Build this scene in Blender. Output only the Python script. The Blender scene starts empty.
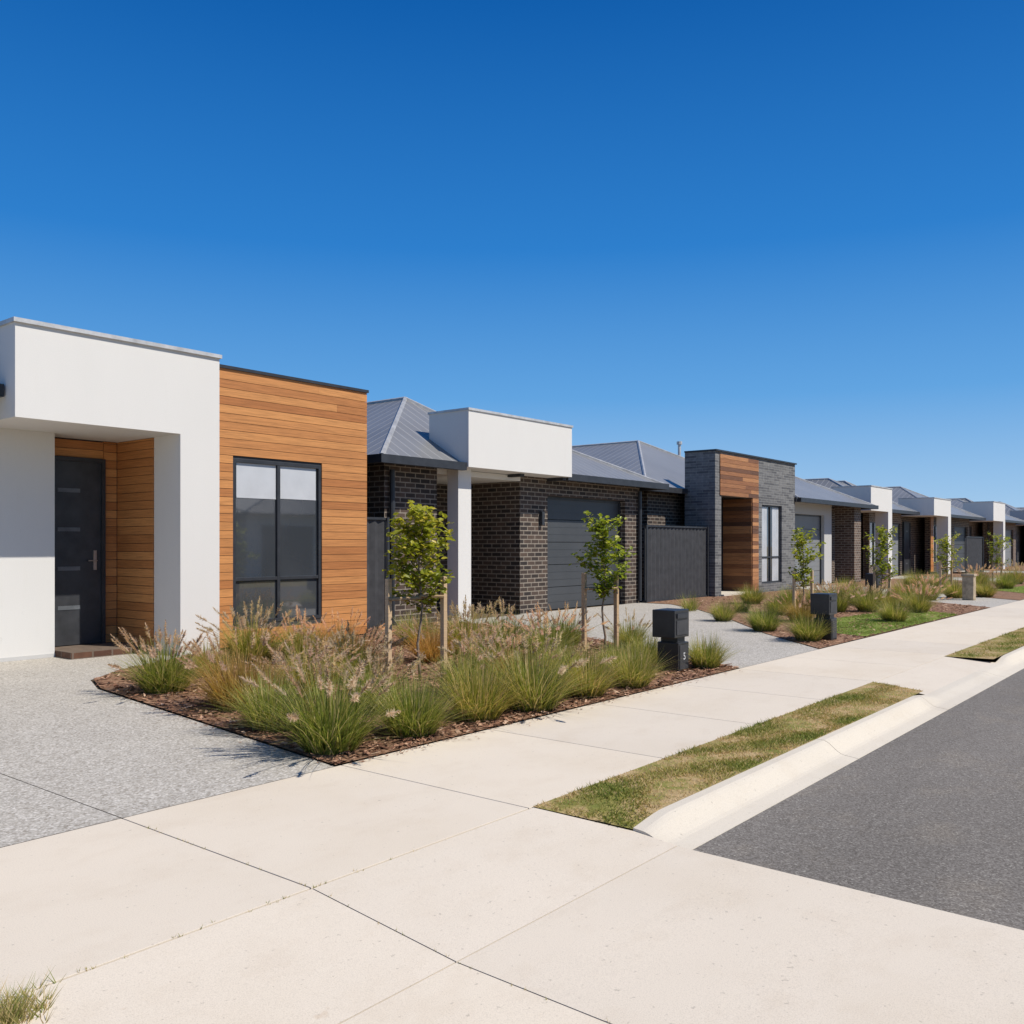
import bpy, bmesh, math, random
from mathutils import Vector, Matrix
random.seed(11)
S=bpy.context.scene; C=S.collection
R=random.random; U=random.uniform
EYE=1.35; F=913.0; HZ=545.0; CA=0.778; SA=0.628
def ground(px,py,z=0.0):
    u=(px-512)/F; v=(py-HZ)/F; d=(EYE-z)/v
    return (d*(CA+SA*u), d*(SA-CA*u))

# ---------------------------------------------------------------- node helpers
def nd(nt,t,**k):
    n=nt.nodes.new(t)
    for a,v in k.items(): setattr(n,a,v)
    return n
def setin(nt,sock,v):
    if hasattr(v,'links'): nt.links.new(v,sock)
    elif isinstance(v,(tuple,list)) and len(v)==3 and sock.type=='RGBA': sock.default_value=(*v,1)
    else: sock.default_value=v
def newmat(name,rough=.8,spec=.3):
    m=bpy.data.materials.new(name); m.use_nodes=True; nt=m.node_tree
    b=nt.nodes['Principled BSDF']; b.inputs['Roughness'].default_value=rough
    b.inputs['Specular IOR Level'].default_value=spec
    return m,nt,b
def ocoord(nt): return nd(nt,'ShaderNodeTexCoord').outputs['Object']
def mapv(nt,vec,scale):
    n=nd(nt,'ShaderNodeMapping'); nt.links.new(vec,n.inputs['Vector']); n.inputs['Scale'].default_value=scale
    return n.outputs['Vector']
def nz(nt,vec,scale,detail=4,rough=.6):
    n=nd(nt,'ShaderNodeTexNoise'); nt.links.new(vec,n.inputs['Vector'])
    n.inputs['Scale'].default_value=scale; n.inputs['Detail'].default_value=detail; n.inputs['Roughness'].default_value=rough
    return n.outputs['Fac']
def ramp(nt,fac,stops):
    n=nd(nt,'ShaderNodeValToRGB'); nt.links.new(fac,n.inputs['Fac']); e=n.color_ramp.elements
    while len(e)<len(stops): e.new(.5)
    for i,(p,c) in enumerate(stops):
        e[i].position=p; e[i].color=(*c,1) if isinstance(c,tuple) else (c,c,c,1)
    return n.outputs['Color']
def mix(nt,fac,a,b,blend='MIX'):
    n=nd(nt,'ShaderNodeMix',data_type='RGBA',blend_type=blend)
    setin(nt,n.inputs[0],fac); setin(nt,n.inputs[6],a); setin(nt,n.inputs[7],b)
    return n.outputs[2]
def mth(nt,op,a,b=None):
    n=nd(nt,'ShaderNodeMath',operation=op); setin(nt,n.inputs[0],a)
    if b is not None: setin(nt,n.inputs[1],b)
    return n.outputs[0]
def bump(nt,b,h,strength=.3,dist=.01):
    n=nd(nt,'ShaderNodeBump'); n.inputs['Strength'].default_value=strength; n.inputs['Distance'].default_value=dist
    nt.links.new(h,n.inputs['Height']); nt.links.new(n.outputs['Normal'],b.inputs['Normal'])
def attr(nt): return nd(nt,'ShaderNodeAttribute',attribute_name='var').outputs['Fac']
def base(nt,b,c): nt.links.new(c,b.inputs['Base Color'])
M={}
def plain(name,col,rough=.6,spec=.4,metal=0,nscale=6,amt=.25,bs=0):
    m,nt,b=newmat(name,rough,spec); o=ocoord(nt)
    n=nz(nt,o,nscale,5); lo=tuple(c*(1-amt) for c in col); hi=tuple(min(1,c*(1+amt)) for c in col)
    base(nt,b,ramp(nt,n,[(.3,lo),(.7,hi)])); b.inputs['Metallic'].default_value=metal
    if bs: bump(nt,b,nz(nt,o,60,4),bs,.004)
    M[name]=m
def render_mat(name,col,scuff=0):
    m,nt,b=newmat(name,.9,.2); o=ocoord(nt)
    big=nz(nt,mapv(nt,o,(1,1,.35)),1.3,5,.65); c=ramp(nt,big,[(.25,tuple(x*.965 for x in col)),(.7,col)])
    fine=nz(nt,o,120,3); c=mix(nt,.12,c,ramp(nt,fine,[(.3,.25),(.7,.95)]),'MULTIPLY')
    st=nz(nt,mapv(nt,o,(3,3,.5)),2.0,6,.7); c=mix(nt,.10,c,ramp(nt,st,[(.28,(.82,.79,.74)),(.42,(1,1,1))]),'MULTIPLY')
    if scuff:
        sc=nz(nt,mapv(nt,o,(2.2,2.2,1.2)),1.4,8,.75); c=mix(nt,scuff,c,ramp(nt,sc,[(.27,(.70,.69,.67)),(.35,(1,1,1))]),'MULTIPLY')
    base(nt,b,c); bump(nt,b,nz(nt,o,170,3),.3,.004); M[name]=m
render_mat('white_render',(.745,.72,.67)); render_mat('grey_render',(.55,.54,.515)); render_mat('scuffed_render',(.715,.695,.65),.4)
def brick(name,c1,c2,mortar,w=.24,h=.086,ms=.011):
    m,nt,b=newmat(name,.75,.35); o=ocoord(nt)
    s=nd(nt,'ShaderNodeSeparateXYZ'); nt.links.new(o,s.inputs[0])
    cb=nd(nt,'ShaderNodeCombineXYZ'); nt.links.new(mth(nt,'ADD',s.outputs[0],s.outputs[1]),cb.inputs[0]); nt.links.new(s.outputs[2],cb.inputs[1])
    t=nd(nt,'ShaderNodeTexBrick'); nt.links.new(cb.outputs[0],t.inputs['Vector'])
    t.inputs['Scale'].default_value=1; t.inputs['Brick Width'].default_value=w; t.inputs['Row Height'].default_value=h
    t.inputs['Mortar Size'].default_value=ms; t.inputs['Mortar Smooth'].default_value=.1; t.inputs['Bias'].default_value=-.1
    for k,v in (('Color1',c1),('Color2',c2),('Mortar',mortar)): t.inputs[k].default_value=(*v,1)
    n=nz(nt,o,9,5); c=mix(nt,.7,t.outputs['Color'],ramp(nt,n,[(.25,.55),(.75,1.25)]),'MULTIPLY')
    base(nt,b,c); bump(nt,b,mth(nt,'SUBTRACT',nz(nt,o,80,3),mth(nt,'MULTIPLY',t.outputs['Fac'],2.0)),.4,.005); M[name]=m
brick('dark_brick',(.034,.026,.022),(.115,.076,.054),(.28,.235,.185),ms=.0105)
brick('brown_brick',(.10,.062,.042),(.19,.125,.085),(.32,.28,.23))
brick('grey_brick',(.10,.099,.10),(.22,.215,.205),(.24,.235,.22),w=.36,h=.07,ms=.008)
brick('step_brick',(.09,.04,.024),(.13,.06,.034),(.16,.12,.09))
def timber(name,a,bb,lo=.55,mid=None):
    m,nt,b=newmat(name,.55,.35); o=ocoord(nt); v=attr(nt)
    c=ramp(nt,v,[(0,a),(.5,mid or tuple((x+y)/2 for x,y in zip(a,bb))),(1,bb)])
    off=nd(nt,'ShaderNodeVectorMath',operation='ADD'); nt.links.new(o,off.inputs[0])
    cc=nd(nt,'ShaderNodeCombineXYZ'); nt.links.new(mth(nt,'MULTIPLY',v,37.0),cc.inputs[0]); nt.links.new(cc.outputs[0],off.inputs[1])
    g=nz(nt,mapv(nt,off.outputs[0],(1.2,1.2,34)),2.2,6,.7)
    c=mix(nt,.8,c,ramp(nt,g,[(.28,lo),(.6,1.15)]),'MULTIPLY'); base(nt,b,c); bump(nt,b,g,.15,.003); M[name]=m
timber('timber',(.40,.155,.048),(.585,.265,.088)); timber('stake_timber',(.46,.31,.17),(.58,.42,.26),.7)
timber('weathered_timber',(.12,.060,.034),(.56,.27,.11),.35,(.30,.125,.05))
def concrete(name,col):
    m,nt,b=newmat(name,.9,.2); o=ocoord(nt); v=attr(nt)
    big=nz(nt,o,.8,6,.6); c=ramp(nt,big,[(.28,tuple(x*y for x,y in zip(col,(.95,.935,.91)))),(.5,col),(.75,tuple(min(1,x*1.03) for x in col))])
    st=nz(nt,mapv(nt,o,(1,1.5,1)),2.2,8,.72); c=mix(nt,.22,c,ramp(nt,st,[(.28,(.72,.64,.55)),(.5,(1,1,1))]),'MULTIPLY')
    blot=nz(nt,o,9,3,.5); c=mix(nt,.26,c,ramp(nt,blot,[(.21,(.62,.48,.34)),(.25,(1,1,1))]),'MULTIPLY')
    sp=nz(nt,o,210,2); c=mix(nt,.5,c,ramp(nt,sp,[(.33,.76),(.5,1.0),(.7,1.1)]),'MULTIPLY')
    pit=nz(nt,o,46,2,.4); c=mix(nt,.5,c,ramp(nt,pit,[(.24,.5),(.30,1.0)]),'MULTIPLY')
    c=mix(nt,1.0,c,ramp(nt,v,[(0,(.96,.958,.96)),(1,(1.03,1.02,1.0))]),'MULTIPLY')
    base(nt,b,c); bump(nt,b,sp,.18,.003); M[name]=m
concrete('concrete',(.655,.575,.465)); concrete('kerb_concrete',(.60,.54,.445))
def aggregate(name):
    m,nt,b=newmat(name,.85,.2); o=ocoord(nt)
    t=nd(nt,'ShaderNodeTexVoronoi'); nt.links.new(o,t.inputs['Vector']); t.inputs['Scale'].default_value=80
    s=nd(nt,'ShaderNodeSeparateColor'); nt.links.new(t.outputs['Color'],s.inputs[0])
    c=ramp(nt,s.outputs[0],[(0,(.31,.275,.225)),(.25,(.41,.375,.32)),(.7,(.51,.47,.405)),(1,(.63,.59,.525))])
    edge=ramp(nt,t.outputs['Distance'],[(.3,1.0),(.7,.74)]); c=mix(nt,.7,c,edge,'MULTIPLY')
    c=mix(nt,.5,c,ramp(nt,nz(nt,o,1.3,5),[(.3,.88),(.65,1.05)]),'MULTIPLY')
    base(nt,b,c); inv=mth(nt,'SUBTRACT',1.0,t.outputs['Distance']); bump(nt,b,inv,.14,.003); M[name]=m
aggregate('aggregate')
def asphalt():
    m,nt,b=newmat('asphalt',.95,.1); o=ocoord(nt)
    t=nd(nt,'ShaderNodeTexVoronoi'); nt.links.new(o,t.inputs['Vector']); t.inputs['Scale'].default_value=130
    s=nd(nt,'ShaderNodeSeparateColor'); nt.links.new(t.outputs['Color'],s.inputs[0])
    c=ramp(nt,s.outputs[1],[(0,(.115,.101,.087)),(.6,(.180,.163,.143)),(.95,(.235,.214,.188)),(1,(.32,.30,.26))])
    c=mix(nt,.8,c,ramp(nt,nz(nt,mapv(nt,o,(.25,1,1)),1.1,6),[(.3,.86),(.7,1.14)]),'MULTIPLY')
    c=mix(nt,.6,c,ramp(nt,nz(nt,mapv(nt,o,(1,1.6,1)),1.7,7,.7),[(.52,(1,1,1)),(.78,(1.35,1.28,1.15))]),'MULTIPLY')
    base(nt,b,c); bump(nt,b,mth(nt,'SUBTRACT',1.0,t.outputs['Distance']),.12,.003); M['asphalt']=m
asphalt()
def soilmat(name,cols,scale,bs=.6):
    m,nt,b=newmat(name,.95,.15); o=ocoord(nt)
    t=nd(nt,'ShaderNodeTexVoronoi'); nt.links.new(mapv(nt,o,(1,1.9,1)),t.inputs['Vector']); t.inputs['Scale'].default_value=scale
    s=nd(nt,'ShaderNodeSeparateColor'); nt.links.new(t.outputs['Color'],s.inputs[0])
    c=ramp(nt,s.outputs[0],[(0,cols[0]),(.5,cols[1]),(1,cols[2])]); c=mix(nt,.6,c,ramp(nt,nz(nt,o,3,5),[(.3,.7),(.7,1.15)]),'MULTIPLY')
    base(nt,b,c); bump(nt,b,s.outputs[1],bs,.02); M[name]=m
soilmat('mulch',[(.13,.066,.038),(.26,.145,.085),(.36,.225,.145)],38,.35)
soilmat('soil',[(.12,.085,.055),(.18,.13,.085),(.24,.19,.12)],30)
def turf(name,stops):
    m,nt,b=newmat(name,.95,.1); o=ocoord(nt)
    c=ramp(nt,nz(nt,o,3.2,6,.7),stops)
    c=mix(nt,.7,c,ramp(nt,nz(nt,o,70,3),[(.3,.6),(.7,1.25)]),'MULTIPLY'); base(nt,b,c); bump(nt,b,nz(nt,o,90,3),.5,.01); M[name]=m
turf('turf',[(.34,(.16,.18,.04)),(.46,(.26,.23,.07)),(.54,(.40,.29,.14)),(.7,(.48,.36,.21))])
turf('lawn_turf',[(.3,(.15,.21,.035)),(.55,(.22,.26,.06)),(.75,(.32,.29,.11))])
def leafmat(name,stops,trans=.35,rough=.5):
    m,nt,b=newmat(name,rough,.3); v=attr(nt); c=ramp(nt,v,stops)
    oi=nd(nt,'ShaderNodeObjectInfo'); c=mix(nt,.6,c,ramp(nt,oi.outputs['Random'],[(0,(.75,.86,.7)),(.6,(1.05,1.0,.95)),(1,(1.35,1.08,1.0))]),'MULTIPLY')
    base(nt,b,c); tr=nd(nt,'ShaderNodeBsdfTranslucent'); nt.links.new(mix(nt,1.0,c,(1.3,1.3,.8),'MULTIPLY'),tr.inputs['Color'])
    ms=nd(nt,'ShaderNodeMixShader'); ms.inputs[0].default_value=trans
    nt.links.new(b.outputs[0],ms.inputs[1]); nt.links.new(tr.outputs[0],ms.inputs[2])
    nt.links.new(ms.outputs[0],nt.nodes['Material Output'].inputs['Surface']); M[name]=m
leafmat('grass_green',[(0,(.13,.18,.03)),(.4,(.25,.275,.055)),(.72,(.40,.37,.10)),(.88,(.52,.42,.19)),(1,(.60,.48,.27))],.4)
leafmat('grass_dry',[(0,(.22,.16,.045)),(.45,(.40,.26,.075)),(.8,(.50,.31,.11)),(1,(.58,.41,.19))],.4)
leafmat('plume',[(0,(.50,.34,.26)),(.5,(.66,.49,.40)),(1,(.82,.67,.57))],.5,.9)
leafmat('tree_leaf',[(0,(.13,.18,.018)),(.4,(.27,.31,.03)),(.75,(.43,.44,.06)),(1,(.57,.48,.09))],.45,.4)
leafmat('turf_blade',[(0,(.15,.20,.035)),(.35,(.27,.26,.065)),(.58,(.46,.35,.17)),(1,(.62,.47,.28))],.3,.7)
leafmat('lawn_blade',[(0,(.13,.21,.03)),(.6,(.24,.30,.06)),(1,(.42,.36,.15))],.35,.7)
leafmat('chip',[(0,(.11,.056,.034)),(.5,(.28,.155,.095)),(.85,(.40,.26,.17)),(1,(.54,.42,.30))],.0,.9)
plain('bark',(.24,.18,.125),.9,.2,0,30,.4,.5)
def roofmat():
    m,nt,b=newmat('roof_metal',.36,.45); o=ocoord(nt)
    g=nd(nt,'ShaderNodeNewGeometry'); sn=nd(nt,'ShaderNodeSeparateXYZ'); nt.links.new(g.outputs['True Normal'],sn.inputs[0])
    so=nd(nt,'ShaderNodeSeparateXYZ'); nt.links.new(o,so.inputs[0])
    gt=mth(nt,'GREATER_THAN',mth(nt,'ABSOLUTE',sn.outputs[0]),mth(nt,'ABSOLUTE',sn.outputs[1]))
    mx=nd(nt,'ShaderNodeMix',data_type='FLOAT'); nt.links.new(gt,mx.inputs[0]); nt.links.new(so.outputs[0],mx.inputs[2]); nt.links.new(so.outputs[1],mx.inputs[3])
    fr=mth(nt,'FRACT',mth(nt,'MULTIPLY',mx.outputs[0],1/.26)); rib=ramp(nt,fr,[(0,0.0),(.06,1.0),(.14,1.0),(.2,0.0)])
    c=ramp(nt,nz(nt,o,.8,5),[(.3,(.185,.182,.175)),(.7,(.235,.232,.225))]); c=mix(nt,rib,c,(.32,.315,.305))
    base(nt,b,c); b.inputs['Metallic'].default_value=.12; bump(nt,b,rib,.5,.02); M['roof_metal']=m
roofmat()
plain('ridge_metal',(.36,.355,.345),.4,.45)
plain('charcoal',(.032,.034,.038),.45,.4); plain('charcoal_matt',(.052,.052,.054),.6,.3)
plain('garage_grey',(.062,.065,.068),.45,.4,0,1.5,.1); plain('garage_pale',(.22,.225,.225),.5,.4,0,1.5,.1)
plain('flashing',(.50,.50,.49),.5,.5,.2); plain('interior',(.03,.03,.033),.9,.1)
plain('blind',(.52,.53,.54),.12,.55,0,3,.06); plain('curtain',(.50,.51,.52),.15,.5,0,3,.1)
def panemat():
    m,nt,b=newmat('window_glass',.03,1.0); o=ocoord(nt)
    base(nt,b,ramp(nt,nz(nt,mapv(nt,o,(.7,1,.5)),1.2,2),[(.35,(.045,.05,.055)),(.65,(.065,.07,.076))])); b.inputs['IOR'].default_value=1.7; bump(nt,b,nz(nt,o,1.2,1),.012,.05); M['glass']=m
panemat()
plain('steel',(.5,.5,.5),.3,.5,.9); plain('satin_glass',(.12,.13,.14),.3,.4); plain('box_black',(.026,.026,.027),.4,.5); plain('pale_mark',(.6,.6,.58),.6)
plain('joint_dark',(.24,.20,.155),.95,.1); plain('strap',(.34,.24,.14),.9,.1); plain('sandstone',(.42,.33,.22),.9,.2,0,12,.3,.5)
plain('door_charcoal',(.04,.042,.046),.4,.4)

# ---------------------------------------------------------------- mesh helpers
OFF={}
class MB:
    def __init__(s): s.v=[]; s.f=[]; s.c=[]
    def poly(s,pts,c=.5):
        i=len(s.v); s.v+= [tuple(p) for p in pts]; s.f.append(tuple(range(i,i+len(pts)))); s.c.append(c); return s
    def box(s,x0,y0,z0,x1,y1,z1,c=.5):
        i=len(s.v); s.v+=[(x0,y0,z0),(x1,y0,z0),(x1,y1,z0),(x0,y1,z0),(x0,y0,z1),(x1,y0,z1),(x1,y1,z1),(x0,y1,z1)]
        for f in ((0,3,2,1),(4,5,6,7),(0,1,5,4),(1,2,6,5),(2,3,7,6),(3,0,4,7)): s.f.append(tuple(i+k for k in f)); s.c.append(c)
        return s
    def tube(s,pts,rad,n=7,c=.5):
        pts=[Vector(p) for p in pts]; rings=[]
        for k,p in enumerate(pts):
            a=pts[max(k-1,0)]; b=pts[min(k+1,len(pts)-1)]; t=(b-a).normalized()
            q=t.cross(Vector((.3,.9,.1)) if abs(t.y)<.8 else Vector((1,0,0))).normalized(); w=t.cross(q)
            r=rad[k] if isinstance(rad,(list,tuple)) else rad; i=len(s.v); rings.append(i)
            for j in range(n):
                an=2*math.pi*j/n; s.v.append(tuple(p+q*(r*math.cos(an))+w*(r*math.sin(an))))
        for k in range(len(rings)-1):
            for j in range(n):
                s.f.append((rings[k]+j,rings[k]+(j+1)%n,rings[k+1]+(j+1)%n,rings[k+1]+j)); s.c.append(c)
        s.f.append(tuple(rings[0]+j for j in reversed(range(n)))); s.c.append(c)
        s.f.append(tuple(rings[-1]+j for j in range(n))); s.c.append(c)
        return s
    def build(s,name,mat,parent=None,smooth=False,bevel=0):
        o=Vector(OFF.get(parent.name,(0,0,0))) if parent else Vector((0,0,0))
        me=bpy.data.meshes.new(name); me.from_pydata([tuple(Vector(p)-o) for p in s.v],[],s.f)
        a=me.attributes.new('var','FLOAT','FACE'); a.data.foreach_set('value',s.c)
        me.materials.append(M[mat] if isinstance(mat,str) else mat)
        if smooth: me.polygons.foreach_set('use_smooth',[True]*len(me.polygons))
        ob=bpy.data.objects.new(name,me); C.objects.link(ob)
        if parent: ob.parent=parent; OFF[ob.name]=tuple(o)
        if bevel:
            bm=bmesh.new(); bm.from_mesh(me); bmesh.ops.remove_doubles(bm,verts=bm.verts,dist=1e-5)
            bmesh.ops.bevel(bm,geom=bm.edges[:],offset=bevel,segments=2,affect='EDGES',profile=.6); bm.to_mesh(me); bm.free()
        me.update(); return ob
def tag(o,label,cat,group=None,kind=None):
    if label: o['label']=label
    if cat: o['category']=cat
    if group: o['group']=group
    if kind: o['kind']=kind
    return o
def struct(o,label=None,cat=None): return tag(o,label,cat,None,'structure')
def thing(name,loc,label,cat,group=None):
    o=bpy.data.objects.new(name,None); o.location=loc; o.empty_display_size=.1; C.objects.link(o); OFF[o.name]=tuple(loc)
    return tag(o,label,cat,group)
def inside(x,y,P):
    r=False; j=len(P)-1
    for i in range(len(P)):
        if (P[i][1]>y)!=(P[j][1]>y) and x<(P[j][0]-P[i][0])*(y-P[i][1])/(P[j][1]-P[i][1])+P[i][0]: r=not r
        j=i
    return r

# ---------------------------------------------------------------- the setting: ground, road, paths
b=MB(); b.poly([(-400,-400,-.16),(900,-400,-.16),(900,600,-.16),(-400,600,-.16)]); struct(b.build('ground','turf'))
b=MB(); b.poly([(3.83,-5.6,-.1),(260,-5.6,-.1),(260,2.06,-.1),(3.83,2.06,-.1)]); struct(b.build('road','asphalt'),'worn mid grey asphalt street along the kerb','road')
b=MB(); b.poly([(-12,2.0,-.135),(3.835,2.0,-.135),(3.835,-8,-.135),(-12,-8,-.135)])
b.poly([(-12,2.855,-.014),(3.8,2.855,-.014),(3.84,2.0,-.134),(-12,2.0,-.134)])
b.poly([(-12,4.34,-.008),(260,4.34,-.008),(260,2.856,-.008),(-12,2.856,-.008)]); struct(b.build('footpath_base','joint_dark'))
b=MB(); b.poly([(-30,4.34,-.012),(260,4.34,-.012),(260,60,-.012),(-30,60,-.012)]); struct(b.build('yard_soil','soil'))
# footpath slabs with open joints
g=.003
b=MB(); x=-8.9
while x<150:
    b.box(x+g,2.877,-.06,x+1.4-g,4.334,0,R()); x+=1.4
struct(b.build('footpath','concrete',bevel=.003),'pale concrete footpath laid in slabs beside the garden beds','footpath')
# sloping concrete apron at the near driveway
def apz(y):
    if y>=2.87: return 0
    if y>=2.1: return -.07*(2.87-y)/.77
    if y>=-.9: return -.07-.028*(2.1-y)/3.0
    return -.098
b=MB(); ys=[2.87,2.34,2.1,-.9,-3.9]; xs=[-8.9+1.4*k for k in range(10)]; edge={2.87:3.725,2.34:3.846,2.1:3.846}
for i in range(len(xs)-1):
    v=R()
    for j in range(len(ys)-1):
        x0=xs[i]+g; x1=xs[i+1]-g; last=i==len(xs)-2
        xt=edge.get(ys[j],3.836) if last else x1; xb=edge.get(ys[j+1],3.836) if last else x1
        if last and j==2: xt=xb=3.838
        a=ys[j]-(.006 if j==0 else g if j!=1 else 0); c=ys[j+1]+(g if j>=1 else 0)
        if j>=2: v=R()
        za,zc=apz(a),apz(c)
        b.poly([(x0,c,zc),(xb,c,zc),(xt,a,za),(x0,a,za)],v)
        for (p,q) in (((x0,a,za),(xt,a,za)),((xt,a,za),(xb,c,zc)),((xb,c,zc),(x0,c,zc)),((x0,c,zc),(x0,a,za))):
            if (j==1 and p[1]==q[1]==a) or (j==0 and p[1]==q[1]==c): continue
            b.poly([p,q,(q[0],q[1],q[2]-.04),(p[0],p[1],p[2]-.04)],v)
struct(b.build('driveway_apron','concrete'),'pale concrete crossing sloping down to the road at the near driveway','driveway')
# kerb: lofted profile, laid back at the driveway crossings
crossings=[(9.1,12.0),(22.0,25.4),(37.5,40.5),(50,53),(66,69),(80,83)]
def drop(x):
    k=1.0
    if x<4.6: k=max(0,min(1,.34+(x-3.85)/.3*.66))
    for a,c in crossings:
        if a-.5<x<c+.5:
            k=min(k,0 if a<=x<=c else (a-x)/.5 if x<a else (x-c)/.5)
    return k*k*(3-2*k)
b=MB(); X=3.849; segs=[]
while X<150: segs.append(X); X+=(.0625 if X<5 else .125 if X<28 else .5)
def prof(x):
    k=drop(x); t=1-k
    return [(2.345,-.002*k-.046*t),(2.292,-.003*k-.052*t),(2.275,-.010*k-.054*t),(2.255,-.022*k-.058*t),(2.235,-.038*k-.064*t),(2.215,-.055*k-.070*t),(2.195,-.069*k-.076*t),(2.178,-.079*k-.081*t),(2.155,-.086),(2.06,-.097),(2.055,-.12)]
jn=0
for i in range(len(segs)-1):
    p=prof(segs[i]); q=prof(segs[i+1]); n2=int((segs[i+1]-3.85)/2.4); gp=.005 if n2!=jn else 0; jn=n2
    for k in range(len(p)-1):
        b.poly([(segs[i],p[k][0],p[k][1]),(segs[i],p[k+1][0],p[k+1][1]),(segs[i+1]-gp,q[k+1][0],q[k+1][1]),(segs[i+1]-gp,q[k][0],q[k][1])],.5+.4*math.sin(n2*2.3))
p=prof(segs[0]); b.poly([(segs[0],y,z) for y,z in p]+[(segs[0],2.345,-.12)])
struct(b.build('kerb','kerb_concrete',smooth=False),'pale concrete kerb and flat gutter along the asphalt','kerb')
b=MB()
for a,c in crossings:
    b.poly([(a-.05,2.345,-.047),(c+.05,2.345,-.047),(c-.1,2.868,-.001),(a+.1,2.868,-.001)],R())
struct(b.build('crossing','concrete'),'concrete driveway crossings between the grass verges','driveway')
verges=[]
e=[3.73]+[v for ac in crossings for v in ac]+[120]
for k in range(0,len(e)-1,2): verges.append((e[k],e[k+1]))
def vpoly(a,c,first): return [(a+(.122 if first else -.05),2.346),(c-.12,2.346),(c+.1,2.873),(a+(.0 if first else -.1),2.873)]
b=MB(); bl=MB()
for n,(a,c) in enumerate(verges):
    P=vpoly(a,c,n==0)
    if n==0:
        L0=[(P[0][0],P[0][1],-.042),(P[0][0]+.3,P[0][1],-.002),(P[1][0],P[1][1],-.002),(P[2][0],P[2][1],.006),(P[3][0],P[3][1],.002)]
        b.poly([L0[0],L0[1],L0[4]]); b.poly([L0[1],L0[2],L0[3],L0[4]])
    else: b.poly([(x,y,.003) for x,y in P])
struct(b.build('verge','turf'),'strips of patchy turf between footpath and kerb','verge')
def tuft_noise(x,y): return .5+.5*math.sin(x*2.9+1.7*math.sin(y*5+x))*math.cos(y*7.1+1.9*math.sin(x*2.3))
def scatter_turf(mb,P,z,count,h,bias=0):
    x0=min(p[0] for p in P);x1=max(p[0] for p in P);y0=min(p[1] for p in P);y1=max(p[1] for p in P)
    k=0
    while k<count:
        x=U(x0,x1);y=U(y0,y1)
        if not inside(x,y,P): continue
        k+=1; t=tuft_noise(x,y)
        if t>.66 and R()<.68: continue
        v=min(1,max(0,t*1.0-.12+U(-.22,.3)+bias)); hh=h*U(.5,1.3)*(1.45-.9*t)
        zz=z-.042*max(0,1-(x-3.78)/.34)*max(0,(2.87-y)/.52) if z<.01 and x<4.12 else z
        a=U(0,6.28); w=.0035; dx,dy=math.cos(a)*w,math.sin(a)*w; lx,ly=U(-1,1)*hh*1.2,U(-1,1)*hh*1.2
        mb.poly([(x-dx,y-dy,zz),(x+dx,y+dy,zz),(x+lx,y+ly,zz+hh)],v)
scatter_turf(bl,vpoly(*verges[0],True),.001,22000,.019,.04); scatter_turf(bl,vpoly(*verges[1],False),.002,10000,.022,.0)
tag(bl.build('verge_grass','turf_blade'),'patchy green and straw coloured grass on the verge strips','grass',None,'stuff')
# driveways
def drive(segments,label):
    b=MB()
    for P in segments: b.poly([(x,y,.0) for x,y in P])
    return struct(b.build('driveway','aggregate'),label,'driveway')
drive([[(-12,4.338),(2.297,4.338),(2.297,11.19),(-12,11.19)],[(2.303,4.338),(3.65,4.338),(4.22,8.4),(4.45,9.0),(5.0,9.5),(6.09,10.0),(6.09,11.19),(2.303,11.19)]],'grey exposed aggregate driveway of the nearest house')
D2L=[(9.35,4.338),(9.9,5.6),(11.0,7.4),(11.7,8.5),(11.8,9.6),(11.8,11.0)]; D2R=[(11.7,4.338),(13.2,5.7),(15.2,7.2),(17.2,8.9),(18.4,10.2),(18.5,11.05)]
drive([D2L+[(13.95,11.0)]+[(13.95,11.09)]+[(18.5,11.09)]+D2R[::-1]],'curving aggregate driveway to the charcoal garage of the brick house')
D3=[(21.8,4.338),(25.0,4.338),(28.0,7.6),(31.2,11.2),(28.0,11.2),(24.6,7.6)]; drive([D3],'aggregate driveway to the pale garage of the grey brick house')
D4=[(37.2,4.338),(40.4,4.338),(41.6,11.8),(38.2,11.8)]; D5=[(49.5,4.338),(53,4.338),(53.2,11.8),(49.8,11.8)]
drive([D4],'fourth driveway along the row'); drive([D5],'farthest driveway along the row')
# garden beds
B1=[(3.66,4.338),(9.34,4.338)]+D2L[1:]+[(11.8,11.05),(9.4,11.05),(9.3,10.3),(6.3,10.2),(6.1,9.99),(5.02,9.48),(4.47,8.98),(4.24,8.38)]
B2=[(11.72,4.338),(21.78,4.338),(24.58,7.62),(26.9,10.5),(26.9,10.75),(22.0,10.7),(21.7,11.0),(18.55,11.0)]+D2R[1:-1][::-1]
B3=[(25.02,4.338),(37.18,4.338),(38.1,11.3),(31.25,11.3),(28.05,7.6)]
B4=[(40.45,4.338),(49.45,4.338),(49.7,11.5),(41.6,11.5)]; B5=[(53.05,4.338),(110,4.338),(110,11.5),(53.25,11.5)]
for P,l in ((B1,'bark mulch bed of the nearest front garden'),(B2,'bark mulch bed of the second front garden'),(B3,'bark mulch bed of the third front garden'),(B4,'fourth mulch bed'),(B5,'farthest mulch bed')):
    b=MB(); b.poly([(x,y,.008) for x,y in P]); struct(b.build('garden_bed','mulch'),l,'garden bed')
ch=MB()
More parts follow.
